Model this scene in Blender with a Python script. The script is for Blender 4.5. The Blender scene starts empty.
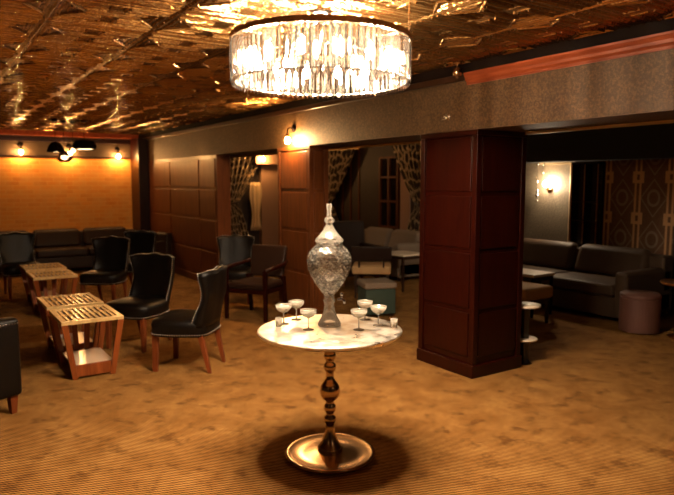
import bpy, math, random
from mathutils import Vector, Matrix
random.seed(7)
PI = math.pi
S = bpy.context.scene
COL = S.collection

# ------------------------------------------------------------------ camera, world, lamps, exposure
cam_d = bpy.data.cameras.new('camera')
cam = bpy.data.objects.new('camera', cam_d); COL.objects.link(cam)
cam.location = (0, 0, 1.61)
cam.rotation_euler = (math.radians(90 - 5.94), 0, math.radians(-33.6))
cam_d.sensor_width = 36; cam_d.lens = 36 * 622 / 674
cam_d.clip_start = 0.05
cam_d.dof.use_dof = True; cam_d.dof.focus_distance = 3.6; cam_d.dof.aperture_fstop = 2.2
S.camera = cam
S.view_settings.view_transform = 'Standard'; S.view_settings.look = 'None'
S.view_settings.gamma = 1; S.view_settings.use_curve_mapping = False
S.view_settings.exposure = 0.0
S.cycles.use_denoising = True
S.cycles.max_bounces = 10; S.cycles.transparent_max_bounces = 24
S.cycles.sample_clamp_indirect = 6
w = bpy.data.worlds.new('world'); S.world = w; w.use_nodes = True
w.node_tree.nodes['Background'].inputs[0].default_value = (1, .55, .25, 1)
w.node_tree.nodes['Background'].inputs[1].default_value = 0.004

def lamp(name, loc, power, color=(1, .62, .32), r=.06, spot=None, rot=None, blend=.5):
    d = bpy.data.lights.new(name, 'SPOT' if spot else 'POINT')
    d.energy = power; d.color = color; d.shadow_soft_size = r
    if spot: d.spot_size = math.radians(spot); d.spot_blend = blend
    o = bpy.data.objects.new(name, d); COL.objects.link(o); o.location = loc
    if rot: o.rotation_euler = rot
    return o
WARM = (1, .56, .24)
lamp('room_lamp_behind_left', (-1.6, .6, 2.2), 3, WARM, .25)
lamp('room_lamp_behind_right', (2.3, -1.2, 2.25), 7, (1, .66, .36), .25)
lamp('back_room_lamp', (5.7, 4.2, 2.42), 4, WARM, .12)
lamp('back_room_lamp_far', (6.3, 9.2, 2.42), 15, WARM, .12)
lamp('back_room_lamp_end', (5.6, 11.0, 2.42), 5, WARM, .12)
lamp('panel_downlight', (3.52, 9.45, 2.50), 24, (1, .62, .32), .04, spot=80, blend=1)

# ------------------------------------------------------------------ materials
def mat(name, color=(.5, .5, .5), rough=.5, metal=0, spec=None, coat=0, emit=None, estr=0):
    m = bpy.data.materials.new(name); m.use_nodes = True
    b = m.node_tree.nodes['Principled BSDF']
    b.inputs['Base Color'].default_value = (*color, 1)
    b.inputs['Roughness'].default_value = rough
    b.inputs['Metallic'].default_value = metal
    if spec is not None: b.inputs['Specular IOR Level'].default_value = spec
    if coat: b.inputs['Coat Weight'].default_value = coat; b.inputs['Coat Roughness'].default_value = .15
    if emit: b.inputs['Emission Color'].default_value = (*emit, 1); b.inputs['Emission Strength'].default_value = estr
    return m
class N:
    """small helper that builds node expressions"""
    def __init__(s, m): s.m = m; s.t = m.node_tree; s.b = s.t.nodes.get('Principled BSDF')
    def n(s, typ, **k):
        nd = s.t.nodes.new(typ)
        for a, v in k.items(): setattr(nd, a, v)
        return nd
    def link(s, a, b): s.t.links.new(a, b)
    def val(s, nd, i, v):
        if isinstance(v, bpy.types.NodeSocket): s.link(v, nd.inputs[i])
        else: nd.inputs[i].default_value = v
    def math(s, op, a, b=0, c=None):
        nd = s.n('ShaderNodeMath', operation=op); s.val(nd, 0, a); s.val(nd, 1, b)
        if c is not None: s.val(nd, 2, c)
        return nd.outputs[0]
    def co(s, scale=(1, 1, 1), rot=(0, 0, 0), loc=(0, 0, 0)):
        tc = s.n('ShaderNodeTexCoord'); mp = s.n('ShaderNodeMapping')
        mp.inputs['Scale'].default_value = scale; mp.inputs['Rotation'].default_value = rot; mp.inputs['Location'].default_value = loc
        s.link(tc.outputs['Object'], mp.inputs[0]); return mp.outputs[0]
    def noise(s, vec, scale, detail=3, rough=.5):
        nd = s.n('ShaderNodeTexNoise'); s.link(vec, nd.inputs['Vector'])
        nd.inputs['Scale'].default_value = scale; nd.inputs['Detail'].default_value = detail; nd.inputs['Roughness'].default_value = rough
        return nd.outputs['Fac']
    def ramp(s, fac, stops, interp='LINEAR'):
        nd = s.n('ShaderNodeValToRGB'); s.link(fac, nd.inputs[0]); cr = nd.color_ramp; cr.interpolation = interp
        while len(cr.elements) < len(stops): cr.elements.new(.5)
        for e, (p, c) in zip(cr.elements, stops): e.position = p; e.color = (*c, 1) if len(c) == 3 else c
        return nd.outputs[0]
    def mix(s, fac, a, b, mode='MIX'):
        nd = s.n('ShaderNodeMix', data_type='RGBA', blend_type=mode)
        s.val(nd, 0, fac)
        for i, v in ((6, a), (7, b)):
            if isinstance(v, bpy.types.NodeSocket): s.link(v, nd.inputs[i])
            else: nd.inputs[i].default_value = (*v, 1)
        return nd.outputs[2]
    def bump(s, h, strength=.3, dist=.01):
        nd = s.n('ShaderNodeBump'); s.link(h, nd.inputs['Height'])
        nd.inputs['Strength'].default_value = strength; nd.inputs['Distance'].default_value = dist
        s.link(nd.outputs[0], s.b.inputs['Normal']); return nd
    def base(s, c): s.link(c, s.b.inputs['Base Color'])
    def sep(s, vec):
        nd = s.n('ShaderNodeSeparateXYZ'); s.link(vec, nd.inputs[0]); return nd.outputs

def carpet():
    m = mat('carpet', rough=.95, spec=.1); k = N(m)
    v = k.co(rot=(0, 0, math.radians(45)))
    x, y, z = k.sep(v)
    P = 2 * PI / .0185
    b = k.math('SINE', k.math('MULTIPLY', x, P * .5))
    row = k.math('SINE', k.math('ADD', k.math('MULTIPLY', y, P), k.math('MULTIPLY', b, .45)))
    weave = k.math('MULTIPLY_ADD', row, .5, .5)
    st = k.noise(k.co(), 3.4, 9, .72)
    st2 = k.noise(k.co((1, 1, 1), (0, 0, .6)), 6.5, 6, .62)
    light = k.mix(k.ramp(st, [(.34, (0, 0, 0)), (.66, (1, 1, 1))]), (.27, .115, .024), (.47, .24, .066))
    light = k.mix(k.ramp(st2, [(.34, (1, 1, 1)), (.47, (0, 0, 0))]), light, (.20, .085, .02))
    c = k.mix(k.ramp(weave, [(.18, (0, 0, 0)), (.5, (1, 1, 1))]), (.02, .008, .0025), light)
    k.base(c); k.bump(weave, .3, .003)
    return m
def tin():
    m = mat('pressed_tin', (.50, .28, .09), .2, .94); k = N(m)
    v = k.co()
    n1 = k.noise(v, 8, 4, .6); n2 = k.noise(v, 34, 3, .5)
    h = k.math('ADD', n1, k.math('MULTIPLY', n2, .5))
    k.bump(h, .6, .018)
    k.base(k.mix(k.ramp(k.noise(v, 1.1, 4), [(.35, (0, 0, 0)), (.7, (1, 1, 1))]), (.24, .12, .038), (.46, .26, .09)))
    return m
def wood(name, c1, c2, rough=.3, scale=(9, 9, .8), coat=.12):
    m = mat(name, c1, rough, coat=coat, spec=.25); k = N(m)
    v = k.co(scale)
    n = k.noise(v, 3.2, 7, .62)
    k.base(k.mix(k.ramp(n, [(.3, (0, 0, 0)), (.7, (1, 1, 1))]), c1, c2)); k.bump(n, .06, .004)
    return m
def wallpaper(name, c1, c2, metal=.15, rough=.6):
    m = mat(name, c1, rough, metal); k = N(m)
    n = k.noise(k.co(), 60, 3, .75); n2 = k.noise(k.co((1, 1, .35)), 5, 3, .5)
    c = k.mix(k.ramp(n, [(.45, (0, 0, 0)), (.62, (1, 1, 1))]), c1, c2)
    c = k.mix(k.math('MULTIPLY', n2, .6), c, c1)
    k.base(c); k.bump(n, .5, .006)
    return m
def brick():
    m = mat('ochre_brick', rough=.8); k = N(m)
    tc = k.n('ShaderNodeTexCoord'); sp = k.n('ShaderNodeSeparateXYZ'); k.link(tc.outputs['Object'], sp.inputs[0])
    cb = k.n('ShaderNodeCombineXYZ'); k.link(sp.outputs[0], cb.inputs[0]); k.link(sp.outputs[2], cb.inputs[1])
    br = k.n('ShaderNodeTexBrick'); k.link(cb.outputs[0], br.inputs[0])
    br.inputs['Scale'].default_value = 1; br.inputs['Brick Width'].default_value = .23; br.inputs['Row Height'].default_value = .078
    br.inputs['Mortar Size'].default_value = .006; br.inputs['Color1'].default_value = (.95, .38, .055, 1); br.inputs['Color2'].default_value = (.80, .27, .035, 1)
    br.inputs['Mortar'].default_value = (.95, .48, .11, 1)
    n = k.noise(tc.outputs['Object'], 4, 6, .65)
    k.base(k.mix(k.ramp(n, [(.35, (0, 0, 0)), (.75, (1, 1, 1))]), br.outputs[0], (.85, .42, .10)))
    k.bump(br.outputs['Fac'], -.3, .01)
    return m
def leather(name, c, rough=.32):
    m = mat(name, c, rough, spec=.22); k = N(m)
    n = k.noise(k.co(), 70, 2, .5); n2 = k.noise(k.co(), 6, 3, .5)
    k.bump(k.math('ADD', k.math('MULTIPLY', n, .15), n2), .18, .02)
    return m
def curtain_mat():
    m = mat('patterned_curtain', rough=.75); k = N(m)
    uv = k.n('ShaderNodeTexCoord').outputs['UV']
    mp = k.n('ShaderNodeMapping'); k.link(uv, mp.inputs[0]); mp.inputs['Scale'].default_value = (15, 13, 1)
    vo = k.n('ShaderNodeTexVoronoi', feature='DISTANCE_TO_EDGE', voronoi_dimensions='2D'); k.link(mp.outputs[0], vo.inputs['Vector'])
    vo.inputs['Scale'].default_value = 1; vo.inputs['Randomness'].default_value = .75
    k.base(k.mix(k.ramp(vo.outputs['Distance'], [(.09, (1, 1, 1)), (.15, (0, 0, 0))]), (.03, .016, .009), (.52, .36, .19)))
    return m
def deco_mat():
    m = mat('deco_wallpaper', rough=.55); k = N(m)
    x, y, z = k.sep(k.co())
    def cell(a, p, off):
        return k.math('ABSOLUTE', k.math('SUBTRACT', k.math('FRACT', k.math('ADD', k.math('DIVIDE', a, p), off)), .5))
    P, Q = .42, .52
    u = k.math('MULTIPLY', cell(y, P, .786), P); v = k.math('MULTIPLY', cell(z, Q, .27), Q)   # distance from border line centre / node row
    def lt(a, b): return k.math('LESS_THAN', a, b)
    border = k.math('SUBTRACT', lt(u, .045), lt(u, .018))
    du = k.math('MAXIMUM', u, v)
    node = k.math('SUBTRACT', lt(du, .075), lt(du, .035))
    band = k.math('MINIMUM', k.math('ADD', border, node), 1.0)
    uc = k.math('SUBTRACT', P / 2, u); vc = k.math('SUBTRACT', Q / 2, v)
    d = k.math('SQRT', k.math('ADD', k.math('POWER', k.math('MULTIPLY', uc, 1.3), 2), k.math('POWER', vc, 2)))
    ring = k.math('SUBTRACT', lt(d, .11), lt(d, .075))
    dia = k.math('ADD', k.math('MULTIPLY', uc, 1.4), vc)
    r2 = k.math('SUBTRACT', lt(dia, .245), lt(dia, .22))
    ringc = k.math('MINIMUM', k.math('ADD', ring, r2), 1.0)
    n = k.noise(k.co(), 25, 3, .6)
    c = k.mix(n, (.10, .04, .02), (.20, .11, .06))
    c = k.mix(ringc, c, (.26, .19, .12)); c = k.mix(band, c, (.62, .36, .16))
    k.base(c)
    return m
def crystal():
    m = bpy.data.materials.new('cut_crystal'); m.use_nodes = True; t = m.node_tree; t.nodes.clear()
    k = N(m)
    out = k.n('ShaderNodeOutputMaterial')
    tr = k.n('ShaderNodeBsdfTransparent'); tr.inputs[0].default_value = (1, .97, .92, 1)
    gl = k.n('ShaderNodeBsdfGlossy'); gl.inputs[0].default_value = (1, .95, .88, 1); gl.inputs['Roughness'].default_value = .08
    tl = k.n('ShaderNodeBsdfTranslucent'); tl.inputs[0].default_value = (1, .94, .86, 1)
    df = k.n('ShaderNodeBsdfGlass'); df.inputs['IOR'].default_value = 1.45; df.inputs['Roughness'].default_value = .02
    oi = k.n('ShaderNodeObjectInfo')
    f = k.math('MULTIPLY_ADD', oi.outputs['Random'], .12, .0)
    a = k.n('ShaderNodeMixShader'); a.inputs[0].default_value = .35; k.link(tr.outputs[0], a.inputs[1]); k.link(gl.outputs[0], a.inputs[2])
    b = k.n('ShaderNodeMixShader'); k.link(f, b.inputs[0]); k.link(a.outputs[0], b.inputs[1]); k.link(tl.outputs[0], b.inputs[2])
    c = k.n('ShaderNodeMixShader'); c.inputs[0].default_value = .74; k.link(b.outputs[0], c.inputs[1]); k.link(df.outputs[0], c.inputs[2])
    k.link(c.outputs[0], out.inputs[0])
    return m
def glass(name, cut=0, clear=.45, frost=.06):
    m = bpy.data.materials.new(name); m.use_nodes = True; t = m.node_tree; t.nodes.clear()
    k = N(m)
    out = k.n('ShaderNodeOutputMaterial')
    tr = k.n('ShaderNodeBsdfTransparent')
    g = k.n('ShaderNodeBsdfGlass'); g.inputs['IOR'].default_value = 1.48; g.inputs['Roughness'].default_value = .02
    gl = k.n('ShaderNodeBsdfGlossy'); gl.inputs['Roughness'].default_value = .06
    tl = k.n('ShaderNodeBsdfTranslucent'); tl.inputs[0].default_value = (1, .93, .82, 1)
    fr = k.n('ShaderNodeFresnel'); fr.inputs[0].default_value = 2.0
    a = k.n('ShaderNodeMixShader'); k.link(fr.outputs[0], a.inputs[0]); k.link(tr.outputs[0], a.inputs[1]); k.link(gl.outputs[0], a.inputs[2])
    b = k.n('ShaderNodeMixShader'); b.inputs[0].default_value = clear; k.link(g.outputs[0], b.inputs[1]); k.link(a.outputs[0], b.inputs[2])
    c = k.n('ShaderNodeMixShader'); c.inputs[0].default_value = frost; k.link(b.outputs[0], c.inputs[1]); k.link(tl.outputs[0], c.inputs[2])
    if cut:
        vo = k.n('ShaderNodeTexVoronoi'); k.link(k.co((1, 1, .7)), vo.inputs['Vector']); vo.inputs['Scale'].default_value = cut
        bp = k.n('ShaderNodeBump'); k.link(vo.outputs['Distance'], bp.inputs['Height']); bp.inputs['Strength'].default_value = .4; bp.inputs['Distance'].default_value = .012
        for nd in (gl, fr): k.link(bp.outputs[0], nd.inputs['Normal'])
        et = k.ramp(k.noise(k.co((1, 1, 1.3)), 55, 3, .6), [(.54, (.03, .03, .03)), (.66, (.6, .6, .6))])
        k.link(et, c.inputs[0])
    k.link(c.outputs[0], out.inputs[0])
    return m
def hammered():
    m = mat('hammered_silver', (.86, .74, .60), .2, 1.0); k = N(m)
    n = k.noise(k.co(), 14, 4, .6)
    k.bump(n, .05, .02)
    k.link(k.ramp(n, [(.3, (.26,)*3), (.7, (.5,)*3)]), k.b.inputs['Roughness'])
    k.base(k.mix(k.ramp(k.noise(k.co(), 8, 5, .65), [(.36, (0, 0, 0)), (.55, (1, 1, 1))]), (.80, .66, .52), (.97, .91, .82)))
    return m

M = dict(
    carpet=carpet(), tin=tin(), brick=brick(),
    mahog=wood('mahogany', (.010, .0008, .0003), (.024, .0024, .0005), .32, coat=.02),
    walnut=wood('panel_walnut', (.08, .021, .004), (.15, .043, .010), .42),
    crown=wood('crown_cherry', (.20, .035, .010), (.34, .075, .020), .5, (9, .8, 9), 0),
    legwood=wood('leg_wood', (.11, .024, .006), (.19, .045, .012), .35),
    tablewood=wood('side_table_wood', (.16, .036, .008), (.29, .075, .018), .3),
    slatgold=wood('golden_slat_wood', (.50, .32, .12), (.66, .44, .19), .25),
    darkwood=mat('dark_wood', (.03, .012, .006), .3, coat=.3),
    black=mat('black_paint', (.005, .0018, .0008), .8, spec=.1),
    blackgloss=mat('black_gloss', (.010, .008, .008), .25),
    paper=wallpaper('mica_wallpaper', (.055, .027, .008), (.16, .085, .030)),
    paper2=wallpaper('sage_mica_wallpaper', (.09, .07, .045), (.24, .19, .13)),
    greyp=mat('grey_plaster', (.05, .026, .010), .7),
    dark=mat('dark_wall', (.035, .018, .010), .6),
    beige=mat('beige_plaster', (.36, .20, .12), .8),
    bulkhead=mat('black_bulkhead', (.006, .004, .003), .8),
    leather=leather('black_leather', (.003, .0018, .0012), .42),
    greyleather=leather('grey_brown_leather', (.07, .043, .026), .5),
    brownleather=leather('brown_leather', (.022, .010, .006), .46),
    tan=mat('tan_fabric', (.55, .33, .14), .8), mauve=mat('mauve_fabric', (.11, .042, .028), .65),
    green=mat('green_fabric', (.032, .052, .035), .8), pale=mat('pale_grey_fabric', (.20, .145, .10), .7),
    nail=mat('nailhead_silver', (.62, .56, .50), .3, 1.0),
    brass=mat('brass', (.66, .42, .17), .25, 1.0), bronze=mat('bronze', (.55, .37, .22), .22, 1.0),
    trimb=mat('brushed_brass_trim', (.75, .55, .30), .45, .7), chrome=mat('chrome', (.75, .72, .70), .12, 1.0),
    copper=mat('copper', (.75, .32, .10), .3, 1.0),
    cream=mat('cream_top', (.75, .62, .48), .35), shelf=mat('glossy_shelf', (.80, .62, .45), .25, coat=.5),
    bulb=mat('bulb_glow', (1, .8, .5), .3, emit=(1, .52, .17), estr=680),
    bulbb=mat('bright_bulb_glow', (1, .8, .5), .3, emit=(1, .56, .22), estr=1900),
    bulbc=mat('chandelier_bulb_glow', (1, .9, .7), .3, emit=(1, .78, .54), estr=2000),
    bulbs=mat('sconce_bulb_glow', (1, .9, .7), .3, emit=(1, .76, .50), estr=600),
    bulbdim=mat('pendant_bulb_glow', (1, .85, .6), .3, emit=(1, .70, .38), estr=9),
    curtain=curtain_mat(), deco=deco_mat(), crystal=crystal(), pane=glass('window_glass', 0, .5, 0),
    urn=glass('cut_urn_glass', 34, .85, 0), urnclear=glass('plain_urn_glass', 0, .97, .16), glass=glass('coupe_glass', 0, .95, .26),
    drink=mat('pale_drink', (.92, .84, .70), .2), hammer=hammered(), lining=mat('cream_curtain_lining', (.75, .52, .28), .8),
)

# ------------------------------------------------------------------ mesh builder
class MB:
    def __init__(s): s.v = []; s.f = []
    def add(s, vs, fs, mx=None):
        o = len(s.v)
        s.v += [tuple(mx @ Vector(p)) if mx else tuple(p) for p in vs]
        s.f += [tuple(i + o for i in f) for f in fs]; return s
    def box(s, x0, x1, y0, y1, z0, z1, mx=None):
        return s.add([(x0,y0,z0),(x1,y0,z0),(x1,y1,z0),(x0,y1,z0),(x0,y0,z1),(x1,y0,z1),(x1,y1,z1),(x0,y1,z1)],
                     [(0,3,2,1),(4,5,6,7),(0,1,5,4),(1,2,6,5),(2,3,7,6),(3,0,4,7)], mx)
    def hexa(s, lo, hi, mx=None):                       # lower quad and upper quad
        return s.add(list(lo) + list(hi), [(0,3,2,1),(4,5,6,7),(0,1,5,4),(1,2,6,5),(2,3,7,6),(3,0,4,7)], mx)
    def lathe(s, prof, n=32, mx=None, c=(0, 0)):
        vs = []; fs = []
        for r, z in prof:
            for i in range(n):
                a = 2*PI*i/n; vs.append((c[0]+r*math.cos(a), c[1]+r*math.sin(a), z))
        for j in range(len(prof)-1):
            for i in range(n):
                a = j*n+i; b = j*n+(i+1) % n
                fs.append((a, b, b+n, a+n))
        if prof[0][0] > 1e-6 and prof[0] != prof[-1]: fs.append(tuple(range(n-1, -1, -1)))
        if prof[-1][0] > 1e-6 and prof[0] != prof[-1]: fs.append(tuple((len(prof)-1)*n+i for i in range(n)))
        return s.add(vs, fs, mx)
    def tube(s, pts, r, n=8, closed=False):
        pts = [Vector(p) for p in pts]; vs = []; fs = []; m = len(pts)
        up = Vector((0, 0, 1))
        for i, p in enumerate(pts):
            a = pts[(i-1) % m] if (closed or i > 0) else p; b = pts[(i+1) % m] if (closed or i < m-1) else p
            d = (b-a).normalized(); u = d.cross(up)
            if u.length < .05: u = d.cross(Vector((1, 0, 0)))
            u.normalize(); v = d.cross(u)
            rr = r[i] if isinstance(r, (list, tuple)) else r
            for k in range(n): vs.append(p + (u*math.cos(2*PI*k/n) + v*math.sin(2*PI*k/n))*rr)
        for i in range(m if closed else m-1):
            for k in range(n):
                a = i*n+k; b = i*n+(k+1) % n; c = ((i+1) % m)*n
                fs.append((a, b, c+(k+1) % n, c+k))
        if not closed: fs += [tuple(range(n-1, -1, -1)), tuple((m-1)*n+k for k in range(n))]
        return s.add(vs, fs)
    def ball(s, c, r, n=12, sq=1):
        prof = [(r*math.sin(PI*i/(n//2))+1e-7, -r*math.cos(PI*i/(n//2))*sq) for i in range(n//2+1)]
        return s.lathe(prof, n, Matrix.Translation(c))
    def grid(s, fn, nu, nv):
        vs = [fn(i/nu, j/nv) for j in range(nv+1) for i in range(nu+1)]
        fs = [(j*(nu+1)+i, j*(nu+1)+i+1, (j+1)*(nu+1)+i+1, (j+1)*(nu+1)+i) for j in range(nv) for i in range(nu)]
        return s.add(vs, fs)
    def build(s, name, m, parent=None, smooth=False, bevel=0, seg=2, sub=0, solid=0, auto=None):
        me = bpy.data.meshes.new(name); me.from_pydata(s.v, [], s.f); me.update()
        me.materials.append(m)
        o = bpy.data.objects.new(name, me); COL.objects.link(o)
        if parent: o.parent = parent
        if smooth or bevel: 
            for p in me.polygons: p.use_smooth = True
        if solid: d = o.modifiers.new('solid', 'SOLIDIFY'); d.thickness = solid; d.offset = 0
        if bevel:
            d = o.modifiers.new('bevel', 'BEVEL'); d.width = bevel; d.segments = seg; d.limit_method = 'ANGLE'; d.angle_limit = .6
            d.harden_normals = True
        if sub: d = o.modifiers.new('sub', 'SUBSURF'); d.levels = sub; d.render_levels = sub
        return o
def box(x0, x1, y0, y1, z0, z1): return MB().box(x0, x1, y0, y1, z0, z1)
def tag(o, label=None, cat=None, group=None, kind=None):
    if label: o['label'] = label
    if cat: o['category'] = cat
    if group: o['group'] = group
    if kind: o['kind'] = kind
    return o
def struct(o): o['kind'] = 'structure'; return o
def thing(name, label, cat, loc=(0, 0, 0), rz=0, group=None):
    o = bpy.data.objects.new(name, None); COL.objects.link(o); o.empty_display_size = .1
    o.location = loc; o.rotation_euler = (0, 0, rz)
    return tag(o, label, cat, group)
def dup(root, loc, rz=None, label=None, group=None):
    r = root.copy(); COL.objects.link(r); r.location = loc
    if rz is not None: r.rotation_euler = (0, 0, rz)
    if label: r['label'] = label
    if group: r['group'] = group
    for ch in list(root.children):
        c = ch.copy(); COL.objects.link(c); c.parent = r
        for g in list(ch.children):
            d = g.copy(); COL.objects.link(d); d.parent = c
    return r
def lerp(a, b, t): return a + (b-a)*t

# ------------------------------------------------------------------ the room shell
HX, HX2 = 3.71, 4.26           # the beam line between the two rooms
CZ, HZ = 2.565, 2.035
BY = 12.75
XW = 7.6
struct(box(-4.5, XW+.1, -3.5, BY+.1, -.1, 0).build('floor', M['carpet']))
struct(box(-4.5, HX, -3.5, BY, CZ, CZ+.1).build('ceiling', M['tin']))
struct(box(HX2, XW, -3.5, BY, 2.5, CZ+.1).build('ceiling', M['dark']))
struct(box(HX, HX2, -3.5, BY, HZ, CZ+.1).build('wall_header', M['paper']))
struct(box(-4.5, HX2, BY, BY+.1, 0, 2.10).build('wall_back', M['brick']))
struct(box(-4.5, HX2, BY-.0, BY+.1, 2.10, CZ+.1).build('wall_back_upper', M['greyp']))
struct(box(HX2, XW+.1, BY, BY+.1, 0, CZ).build('wall_back_right', M['dark']))
struct(box(-4.6, -4.5, -3.5, BY, 0, CZ).build('wall_left', M['dark']))
struct(box(-4.6, XW, -3.6, -3.5, 0, CZ).build('wall_front', M['dark']))
struct(box(XW, XW+.1, -3.5, 5.42, 0, CZ).build('wall_right', M['dark']))
struct(box(XW, XW+.1, 5.42, 8.2, 0, CZ).build('wall_right_papered', M['paper2']))
struct(box(XW, XW+.1, 8.2, BY, 0, CZ).build('wall_right_far', M['dark']))
struct(box(7.3, XW, -3.5, 8.2, 1.90, 2.5).build('wall_bulkhead', M['bulkhead']))
# pressed tin ribs, one raised fret per panel
def rib(mb, x0, y0, x1, y1, wd=.011, h=.008, z=CZ):
    d = Vector((x1-x0, y1-y0, 0)); n = Vector((-d.y, d.x, 0)).normalized()*wd
    a = Vector((x0, y0, z)); b = Vector((x1, y1, z)); dn = Vector((0, 0, -h))
    mb.add([a-n, a+n, b+n, b-n, a-n*.25+dn, a+n*.25+dn, b+n*.25+dn, b-n*.25+dn], [(0,4,7,3),(1,2,6,5),(4,5,6,7),(0,1,5,4),(3,7,6,2)])
rm = MB(); T = .61
for i in range(-5, 7):
    for j in range(-1, 21):
        x = HX - (i+6)*T + .0; y = j*T - .2
        if x < -3.6 or y+T > BY: continue
        rib(rm, x, y, x+T, y, .015, .007); rib(rm, x, y, x, y+T, .015, .009)
        fl = (i+j) % 2
        cx, cy = x+T/2, y+T/2
        for k in range(1, 13):
            q = k*T/13; h = .006 + .003*((k*7+i) % 3)
            if k in (1, 2, 11, 12): rib(rm, x+.03, y+q, x+T-.03, y+q, .010, h)
            elif k in (3, 10): rib(rm, x+.03, y+q, cx-.06, y+q, .009, h); rib(rm, cx+.06, y+q, x+T-.03, y+q, .009, h)
            elif k in (4, 5, 8, 9):
                e = .05*(k-3 if k < 6 else 10-k)
                rib(rm, x+.03+e, y+q, cx-.05, y+q, .009, h); rib(rm, cx+.05, y+q, x+T-.03-e, y+q, .009, h)
            else: rib(rm, x+.16, y+q, x+T-.16, y+q, .009, h)
        for sx in (-1, 1):
            rib(rm, cx+sx*.265, cy-.16, cx+sx*.15, cy, .008, .009); rib(rm, cx+sx*.15, cy, cx+sx*.265, cy+.16, .008, .009)
            rib(rm, cx+sx*.265, cy-.13, cx+sx*.265, cy+.13, .008, .007); rib(rm, cx+sx*.23, cy-.06, cx+sx*.23, cy+.06, .008, .006)
            rib(rm, cx+sx*.04, cy+.10, cx+sx*.04, cy+.20, .008, .007); rib(rm, cx+sx*.04, cy-.10, cx+sx*.04, cy-.20, .008, .007)
struct(rm.build('ceiling_fretwork', M['tin']))
# crown: black fascia, cherry moulding, brass edge
struct(box(HX-.035, HX, -3.5, BY, 2.482, CZ).build('trim_1', M['black']))
cm = MB()
pr = [(0, 2.392), (-.012, 2.392), (-.014, 2.41), (-.03, 2.425), (-.033, 2.445), (-.05, 2.47), (-.052, 2.484), (0, 2.484)]
vs = [(HX+a, y, z) for y in (-3.5, 3.68) for a, z in pr]; n = len(pr)
cm.add(vs, [(i, i+1, n+i+1, n+i) for i in range(n-1)] + [(n-1, 0, n, 2*n-1), tuple(range(n)), tuple(range(2*n-1, n-1, -1))])
struct(cm.build('trim_2', M['crown']))
struct(box(HX-.03, HX, 3.68, BY, 2.43, 2.484).build('trim_13', M['darkwood'], bevel=.008))
struct(box(HX2-.004, HX2+.012, -3.5, BY, HZ-.022, HZ).build('trim_3', M['trimb']))
struct(box(-4.5, HX-.05, BY-.05, BY, 2.37, 2.45).build('trim_4', M['mahog'], bevel=.01))
struct(box(-4.5, HX-.05, BY-.09, BY, 2.47, CZ).build('trim_5', M['crown'], bevel=.015))
struct(box(-4.5, HX-.05, BY-.02, BY, 2.08, 2.11).build('trim_6', M['mahog']))

ZS = [(.17, .535), (.575, 1.03), (1.07, 1.50), (1.54, 1.975)]
def face_x(mb, X, y0, y1, zs=ZS, t=.014):                # panels on a face looking to -X
    for z0, z1 in zs: mb.append((X-t, X+.002, y0, y1, z0, z1))
def pillar(y0, y1, label, base=True, d=.275):
    t = thing('paneled_pillar', label, 'pillar', (HX+d, (y0+y1)/2, 0))
    w = (y1-y0)/2; mm = M['mahog'] if base else M['walnut']
    box(-d, d, -w, w, 0, HZ).build('core', mm, t)
    box(-d-.03, d+.03, -w-.03, w+.03, 0, .11).build('plinth', mm, t, bevel=.008)
    box(-d-.022, d+.022, -w-.022, w+.022, HZ-.045, HZ-.001).build('cap', mm, t, bevel=.006)
    for z0, z1 in ZS:
        box(-d-.014, -d+.002, -w+.05, w-.05, z0, z1).build('panel', mm, t, bevel=.005)
        box(-d+.05, d-.05, -w-.014, -w+.002, z0, z1).build('panel', mm, t, bevel=.005)
    for sx, sy in ((-1, -1), (1, -1), (-1, 1)):
        box(sx*d-.019 if sx < 0 else d-.035, sx*d+.035 if sx < 0 else d+.019, sy*w-.019 if sy < 0 else w-.035, sy*w+.035 if sy < 0 else w+.019, .11, HZ-.045).build('corner_stile', mm, t, bevel=.004)
    return t
pillar(3.56, 4.20, 'dark red mahogany panelled pillar standing right of the round silver table')
pillar(6.14, 6.87, 'brown panelled pillar behind the round table, under the bare bulb wall lamp', False, .11)
struct(box(HX, HX+.22, 8.86, BY, 0, HZ).build('wall_paneled', M['walnut']))
Y0 = 8.86
for ya, yb in ((8.91, 9.53), (9.58, 10.92), (10.97, 12.18)):
    for z0, z1 in ZS:
        struct(box(HX-.014, HX+.002, ya, yb, z0, z1).build('trim_panel', M['walnut'], bevel=.005))
struct(box(HX-.025, HX, Y0, BY, 0, .11).build('baseboard_right', M['walnut'], bevel=.006))
struct(box(HX-.2, HX, 12.2, BY, 0, CZ-.1).build('trim_corner', M['mahog'], bevel=.01))

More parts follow.
